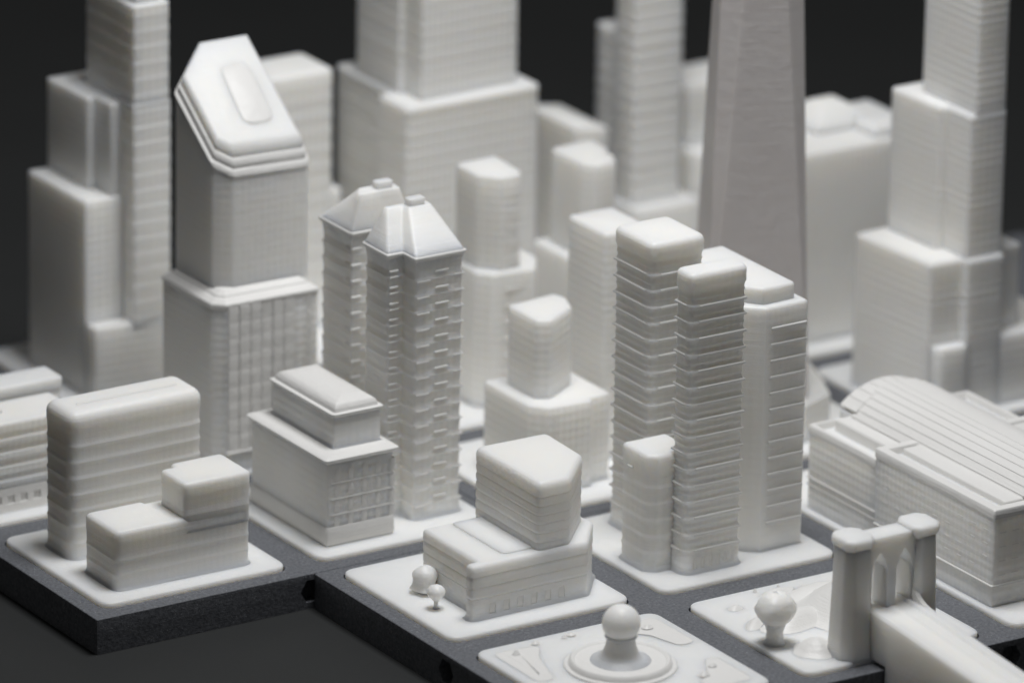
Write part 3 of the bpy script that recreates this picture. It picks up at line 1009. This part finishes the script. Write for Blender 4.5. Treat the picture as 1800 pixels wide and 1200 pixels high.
# ------------------------------------------------------------------ station hall
def build_station():
    t = thing('station_hall', 'white station hall with a ribbed barrel roof, at right', 'building', ground(3.5, -1.08))
    F = rect(3.106, -1.728, 3.915, -0.905)
    B = rect(3.112, -0.905, 3.915, -0.428)
    block('front_block', t, F, Z0, 0.405, 0.014, 0.006, foot=0.008)
    block('rear_block', t, inset(B, 0.0), Z0, 0.352, 0.012, 0.006, foot=0.008)

    def frame(name, poly, z0, z1, wdt, r=0.012):
        """parapet: closed ring of rectangular section"""
        o = ring(poly, 0.0, r); o2 = ring(poly, 0.005, r)
        i2 = ring(poly, wdt - 0.004, r); i = ring(poly, wdt, r)
        rs = [(z0, o), (z1 - 0.006, o), (z1, o2), (z1, i2), (z1 - 0.006, i), (z0, i)]
        n = len(o)
        v, f = [], []
        for z, pts in rs:
            v += [(p[0] - ORG[0], p[1] - ORG[1], z - ORG[2]) for p in pts]
        m = len(rs)
        for a in range(m):
            b = (a + 1) % m
            for k in range(n):
                k2 = (k + 1) % n
                f.append((a * n + k, a * n + k2, b * n + k2, b * n + k))
        return part(name, mesh_from(v, f, 'frame', 50), t)
    frame('parapet', inset(F, -0.003), 0.395, 0.432, 0.045)
    frame('parapet', inset(B, -0.003), 0.345, 0.380, 0.022)
    block('rear_attic', t, rect(3.205, -0.88, 3.80, -0.475), 0.34, 0.402, 0.014, 0.012)
    block('front_attic', t, rect(3.205, -1.66, 3.82, -0.955), 0.40, 0.428, 0.014, 0.008)
    # barrel roof: eleven long courses, each an overlapping strip of the arch
    cx, half, rise = 3.510, 0.237, 0.118
    y0, y1 = -1.655, -0.50
    n = 15
    R = (half * half + rise * rise) / (2 * rise)
    zc = 0.404 + rise - R
    block('vault_wall', t, rect(cx - half + 0.002, y0 + 0.008, cx + half - 0.002, y1 + 0.09), 0.36, 0.409, 0.006, 0.004)
    a_max = math.asin(half / R)
    rs_v = []
    for k in range(n):
        a0 = -a_max + 2 * a_max * k / n
        a1 = -a_max + 2 * a_max * (k + 1) / n
        lo0, lo1 = (R + 0.0046, R + 0.0010)
        if (a0 + a1) / 2 > 0.001:
            lo0, lo1 = lo1, lo0
        if abs(a0 + a1) < 1e-6:
            lo0 = lo1 = R + 0.0046
        y0k = y0 + 0.006 * math.sin(k * 5.1)
        y1k = y1 + 0.007 * math.sin(k * 3.7)
        v = []
        for yy in (y0k, y1k):
            for rr, aa in ((R - 0.14, a0 - 0.02), (lo0, a0 - (0.012 if a0 > 0.02 else 0.0)), (lo1, a1 + (0.012 if a1 < -0.02 else 0.0)), (R - 0.14, a1 + 0.02)):
                v.append((cx + rr * math.sin(aa) - ORG[0], yy - ORG[1], zc + rr * math.cos(aa) - ORG[2]))
        f = [(0, 1, 2, 3), (7, 6, 5, 4), (0, 4, 5, 1), (1, 5, 6, 2), (2, 6, 7, 3), (3, 7, 4, 0)]
        me = mesh_from(v, f, 'course', 0)
        bm = bmesh.new(); bm.from_mesh(me); bmesh.ops.recalc_face_normals(bm, faces=bm.faces)
        bmesh.ops.bevel(bm, geom=bm.edges[:], offset=0.002, segments=1, affect='EDGES')
        bm.to_mesh(me); bm.free()
        part('roof_course', me, t)
    # rear bow of the roof, a second lower vault
    v2 = []
    for k in range(9):
        a0 = -a_max * 0.86 + 2 * a_max * 0.86 * k / 9
        a1 = -a_max * 0.86 + 2 * a_max * 0.86 * (k + 1) / 9
        v = []
        rr0 = R - 0.004
        for yy in (-0.52, -0.400 - 0.02 * math.cos(a0 * 1.5)):
            for rr, aa in ((R - 0.09, a0), (rr0, a0), (rr0 - 0.003, a1), (R - 0.09, a1)):
                v.append((cx - 0.02 + rr * math.sin(aa) - ORG[0], yy - ORG[1], zc + rr * math.cos(aa) - ORG[2]))
        f = [(0, 1, 2, 3), (7, 6, 5, 4), (0, 4, 5, 1), (1, 5, 6, 2), (2, 6, 7, 3), (3, 7, 4, 0)]
        me = mesh_from(v, f, 'course', 0)
        bm = bmesh.new(); bm.from_mesh(me); bmesh.ops.recalc_face_normals(bm, faces=bm.faces); bm.to_mesh(me); bm.free()
        part('rear_roof_course', me, t)
    # belt course round both blocks and small window sills
    ox, oy, oz = ORG
    part('belt_course', box_mesh(3.100, -1.734, 0.106, 3.912, -0.912, 0.114, tuple(ORG), 0.004), t)
    part('belt_course', box_mesh(3.108, -0.912, 0.150, 3.912, -0.424, 0.157, tuple(ORG), 0.003), t)
    part('belt_course', box_mesh(3.109, -0.912, 0.118, 3.912, -0.424, 0.124, tuple(ORG), 0.003), t)
    mx = box_mesh(3.1045, 0, 0, 3.18, 0.034, 0.005, (ox, 0, 0), 0.002)
    for row in range(4):
        for k in range(9):
            if (row * 5 + k * 3) % 4:
                part('window_sill', mx, t, (0, -1.690 + k * 0.086 - oy, 0.165 + row * 0.056 - oz))
    my = box_mesh(0, -1.7295, 0, 0.034, -1.66, 0.005, (0, oy, 0), 0.002)
    for row in range(4):
        for k in range(5):
            part('window_sill', my, t, (3.135 + k * 0.062 - ox, 0, 0.150 + row * 0.060 - oz))


build_station()


# ------------------------------------------------------------------ bridge, monument, big tree, mounds
def build_bridge():
    t = thing('bridge', 'white suspension bridge tower with pointed arches and a deck running off the tray', 'bridge', ground(2.49, -1.82))
    yc = -1.835

    def pillar(x, w, d, name='pillar'):
        pts = [(x - w, yc - d * 0.5), (x - w * 0.5, yc - d), (x + w * 0.5, yc - d), (x + w, yc - d * 0.5), (x + w, yc + d * 0.5), (x + w * 0.35, yc + d), (x - w * 0.35, yc + d), (x - w, yc + d * 0.5)]
        rs = []
        for z, k in ((Z0, -0.016), (0.06, -0.013), (0.2, -0.008), (0.35, -0.003), (0.46, 0.0), (0.475, 0.0)):
            rs.append((z, rounded(inset(pts, k), 0.018, 3)))
        part(name, loft(rs, 'p', 60, tuple(ORG)), t)
    pillar(2.340, 0.062, 0.074)
    pillar(2.497, 0.022, 0.046)
    pillar(2.655, 0.060, 0.074)
    for x in (2.340, 2.655):
        pts = [(x - 0.069, yc - 0.046), (x - 0.040, yc - 0.080), (x + 0.040, yc - 0.080), (x + 0.069, yc - 0.046), (x + 0.069, yc + 0.046), (x + 0.040, yc + 0.080), (x - 0.040, yc + 0.080), (x - 0.069, yc + 0.046)]
        rs = [(0.44, rounded(inset(pts, 0.022), 0.014, 3)), (0.468, rounded(inset(pts, 0.012), 0.014, 3)), (0.484, rounded(inset(pts, 0.003), 0.014, 3)), (0.490, rounded(pts, 0.014, 3)), (0.508, rounded(pts, 0.014, 3)), (0.517, rounded(inset(pts, 0.006), 0.014, 3)), (0.520, rounded(inset(pts, 0.016), 0.014, 3))]
        part('capital', loft(rs, 'c', 60, tuple(ORG)), t)
    # wall over the arches: outline with two pointed openings, extruded in depth
    def arch(x0, x1):
        xm = (x0 + x1) / 2
        return [(x0, 0.19), (x0, 0.36), (x0 + (xm - x0) * 0.35, 0.405), (xm, 0.438), (x1 - (x1 - xm) * 0.35, 0.405), (x1, 0.36), (x1, 0.19)]
    a1 = arch(2.402, 2.476)
    a2 = arch(2.518, 2.594)
    out = [(2.36, 0.19)] + a1 + a2 + [(2.634, 0.19), (2.634, 0.503), (2.36, 0.503)]
    v, f = [], []
    for yy in (yc - 0.052, yc + 0.052):
        v += [(x - ORG[0], yy - ORG[1], z - ORG[2]) for x, z in out]
    n = len(out)
    f = [tuple(range(n)), tuple(range(2 * n - 1, n - 1, -1))] + [(k, n + k, n + (k + 1) % n, (k + 1) % n) for k in range(n)]
    me = mesh_from(v, f, 'wall', 0)
    bm = bmesh.new(); bm.from_mesh(me); bmesh.ops.recalc_face_normals(bm, faces=bm.faces)
    bmesh.ops.triangulate(bm, faces=[q for q in bm.faces if len(q.verts) > 4])
    bm.to_mesh(me); bm.free()
    part('arch_wall', me, t)
    # deck: solid wall-sided ramp that leaves the tile and drops past the tray edge
    sec = [(2.386, 0.0), (2.387, 0.004), (2.398, 0.013), (2.424, 0.013), (2.434, 0.002), (2.485, 0.0), (2.492, 0.004), (2.516, 0.004), (2.522, 0.0), (2.570, 0.002), (2.580, 0.013), (2.608, 0.013), (2.620, 0.004), (2.621, 0.0)]

    def deck(stations):
        """stations: (y, top z, bottom z)"""
        v = []
        for yy, zz, bot in stations:
            v += [(x - ORG[0], yy - ORG[1], zz + dz - ORG[2]) for x, dz in sec]
            v += [(2.621 - ORG[0], yy - ORG[1], bot - ORG[2]), (2.386 - ORG[0], yy - ORG[1], bot - ORG[2])]
        m = len(sec) + 2
        f = []
        for i in range(len(stations) - 1):
            for k in range(m):
                k2 = (k + 1) % m
                f.append((i * m + k, i * m + k2, (i + 1) * m + k2, (i + 1) * m + k))
        f += [tuple(range(m)), tuple(range(len(stations) * m - 1, (len(stations) - 1) * m - 1, -1))]
        me = mesh_from(v, f, 'deck', 35)
        bm = bmesh.new(); bm.from_mesh(me); bmesh.ops.recalc_face_normals(bm, faces=bm.faces); bm.to_mesh(me); bm.free()
        me.shade_smooth(); me.set_sharp_from_angle(angle=math.radians(35))
        return part('deck', me, t)
    st = [(-1.70, 0.196, Z0), (-1.84, 0.205, Z0), (-1.93, 0.201, Z0), (-2.0155, 0.196, Z0), (-2.0165, 0.196, -0.1485)]
    st += [(-2.0165 - 0.158 * k, 0.196 - 0.0121 * k, -0.1485) for k in range(1, 11)]
    deck(st)
    # cable running down from the tower to the deck edge, at the far side
    for (xa, ta) in ((2.607, -1.9),):
        v, f = [], []
        for i in range(13):
            s = i / 12
            yy = -1.86 - 0.16 * s
            top = 0.205 + 0.085 * (1 - s) ** 2.2
            for (x, z) in ((xa - 0.010, 0.15), (xa + 0.010, 0.15), (xa + 0.010, top), (xa - 0.010, top)):
                v.append((x - ORG[0], yy - ORG[1], z - ORG[2]))
        for i in range(12):
            for k in range(4):
                f.append((i * 4 + k, i * 4 + (k + 1) % 4, i * 4 + 4 + (k + 1) % 4, i * 4 + 4 + k))
        f += [(0, 1, 2, 3), (51, 50, 49, 48)]
        me = mesh_from(v, f, 'cable', 30)
        bm = bmesh.new(); bm.from_mesh(me); bmesh.ops.recalc_face_normals(bm, faces=bm.faces); bm.to_mesh(me); bm.free()
        part('cable_web', me, t)


def mound_mesh(cx, cy, rx, ry, h, rot=0.0, n=28, m=10, pw=1.0):
    v, f = [], []
    for i in range(m):
        s = i / (m - 1)
        rr = 1 - s
        z = h * (1 - rr * rr) ** 1.7 if i else 0.0
        for k in range(n):
            a = 2 * math.pi * k / n
            wob = 1 + 0.08 * math.sin(2 * a + 1.3) + 0.05 * math.sin(5 * a)
            x, y = rx * max(rr, 0.03) * math.cos(a) * wob, ry * max(rr, 0.03) * math.sin(a) * wob
            v.append((cx + x * math.cos(rot) - y * math.sin(rot), cy + x * math.sin(rot) + y * math.cos(rot), z))
    for i in range(m - 1):
        for k in range(n):
            k2 = (k + 1) % n
            f.append((i * n + k, i * n + k2, (i + 1) * n + k2, (i + 1) * n + k))
    f += [tuple(range(n - 1, -1, -1)), tuple(range((m - 1) * n, m * n))]
    return mesh_from(v, f, 'mound', 60)


def build_park_tile():
    t = tile('white tile with mounds and a round tree, in front at the foot of the bridge', (2, -2, 3, -1))
    dz = TILE_TOP - 0.003 - ORG[2]
    c = ORG[:]
    for (x, y, rx, ry, h, rot) in ((2.25, -1.74, 0.10, 0.11, 0.055, 0.4), (2.36, -1.46, 0.19, 0.10, 0.06, 0.15), (2.19, -1.40, 0.075, 0.04, 0.025, 0.7),
                                   (2.60, -1.48, 0.22, 0.30, 0.13, 0.0), (2.62, -1.24, 0.20, 0.10, 0.04, 0.0), (2.22, -1.22, 0.04, 0.035, 0.018, 0.0), (2.46, -1.16, 0.10, 0.04, 0.02, 0.1), (2.75, -1.62, 0.09, 0.16, 0.03, 0.0)):
        part('mound', mound_mesh(x - c[0], y - c[1], rx, ry, h, rot), t, (0, 0, dz))
    part('pebble', mound_mesh(2.385 - c[0], -1.115 - c[1], 0.012, 0.012, 0.02), t, (0, 0, dz))
    part('pebble', mound_mesh(2.50 - c[0], -1.112 - c[1], 0.009, 0.009, 0.014), t, (0, 0, dz))
    tr = thing('round_tree', 'big round white tree with thick trunk beside the bridge tower', 'tree', ground(2.148, -1.600))
    part('trunk', lathe_mesh([(0.048, -0.004), (0.036, 0.012), (0.033, 0.05), (0.044, 0.085), (0.06, 0.105)], 20), tr)
    prof = [(0.046, 0.082), (0.068, 0.105), (0.080, 0.130)]
    prof += [(0.080 * math.cos(a), 0.146 + 0.070 * math.sin(a)) for a in [i * math.pi / 22 for i in range(0, 11)]] + [(0.004, 0.2165)]
    part('crown', lathe_mesh(prof, 18, lump=0.10), tr)


def build_monument_tile():
    t = tile('white tile in front with a ball monument and garden relief', (1, -2, 2, -1))
    dz = TILE_TOP - 0.003 - ORG[2]
    c = ORG[:]

    def bed(poly, h, r=0.03, name='garden_bed'):
        q = [(x - c[0], y - c[1]) for x, y in poly]
        part(name, loft([(-0.03, rounded(q, r, 4)), (0.0032, rounded(q, r, 4)), (0.0032 + h * 0.12, rounded(inset(q, 0.005), r, 4)), (0.0032 + h * 0.2, rounded(inset(q, 0.014), r, 4))], 'bed', 70), t, (0, 0, dz))
    bed([(1.13, -1.47), (1.20, -1.47), (1.27, -1.25), (1.34, -1.15), (1.13, -1.13)], 0.011)
    bed([(1.16, -1.42), (1.18, -1.42), (1.21, -1.30), (1.24, -1.19), (1.16, -1.17)], 0.018, 0.012)
    bed([(1.70, -1.15), (1.87, -1.15), (1.87, -1.42), (1.82, -1.42), (1.78, -1.28), (1.70, -1.20)], 0.011)
    bed([(1.68, -1.86), (1.87, -1.86), (1.87, -1.60), (1.82, -1.60), (1.75, -1.72), (1.68, -1.78)], 0.013)
    bed([(1.15, -1.86), (1.34, -1.86), (1.30, -1.76), (1.22, -1.68), (1.15, -1.62)], 0.011)
    for (x, y, r, h) in ((1.205, -1.19, 0.014, 0.03), (1.33, -1.135, 0.014, 0.016), (1.50, -1.13, 0.016, 0.014), (1.46, -1.14, 0.010, 0.018), (1.80, -1.22, 0.02, 0.02), (1.72, -1.74, 0.02, 0.026), (1.80, -1.68, 0.015, 0.022)):
        part('shrub', mound_mesh(x - c[0], y - c[1], r * 1.2, r * 1.2, h * 0.55, 0, 14, 7), t, (0, 0, dz + 0.009))
    m = thing('ball_monument', 'white ball on a flared column in a round basin, front centre', 'monument', ground(1.497, -1.487))
    part('basin', lathe_mesh([(0.222, -0.004), (0.220, 0.006), (0.205, 0.010), (0.200, 0.026), (0.192, 0.032), (0.183, 0.030), (0.178, 0.024), (0.10, 0.024)], 56), m)
    part('column', lathe_mesh([(0.125, 0.018), (0.118, 0.027), (0.092, 0.038), (0.072, 0.056), (0.062, 0.080), (0.057, 0.105), (0.057, 0.128)], 40), m)
    prof = [(0.058, 0.116), (0.065, 0.124), (0.058, 0.130)]
    prof += [(0.0755 * math.cos(a), 0.178 + 0.0755 * math.sin(a)) for a in [-0.75 + i * (math.pi / 2 + 0.75) / 14 for i in range(14)]] + [(0.003, 0.2535)]
    part('ball', lathe_mesh(prof, 40), m)


build_bridge()
build_park_tile()
build_monument_tile()
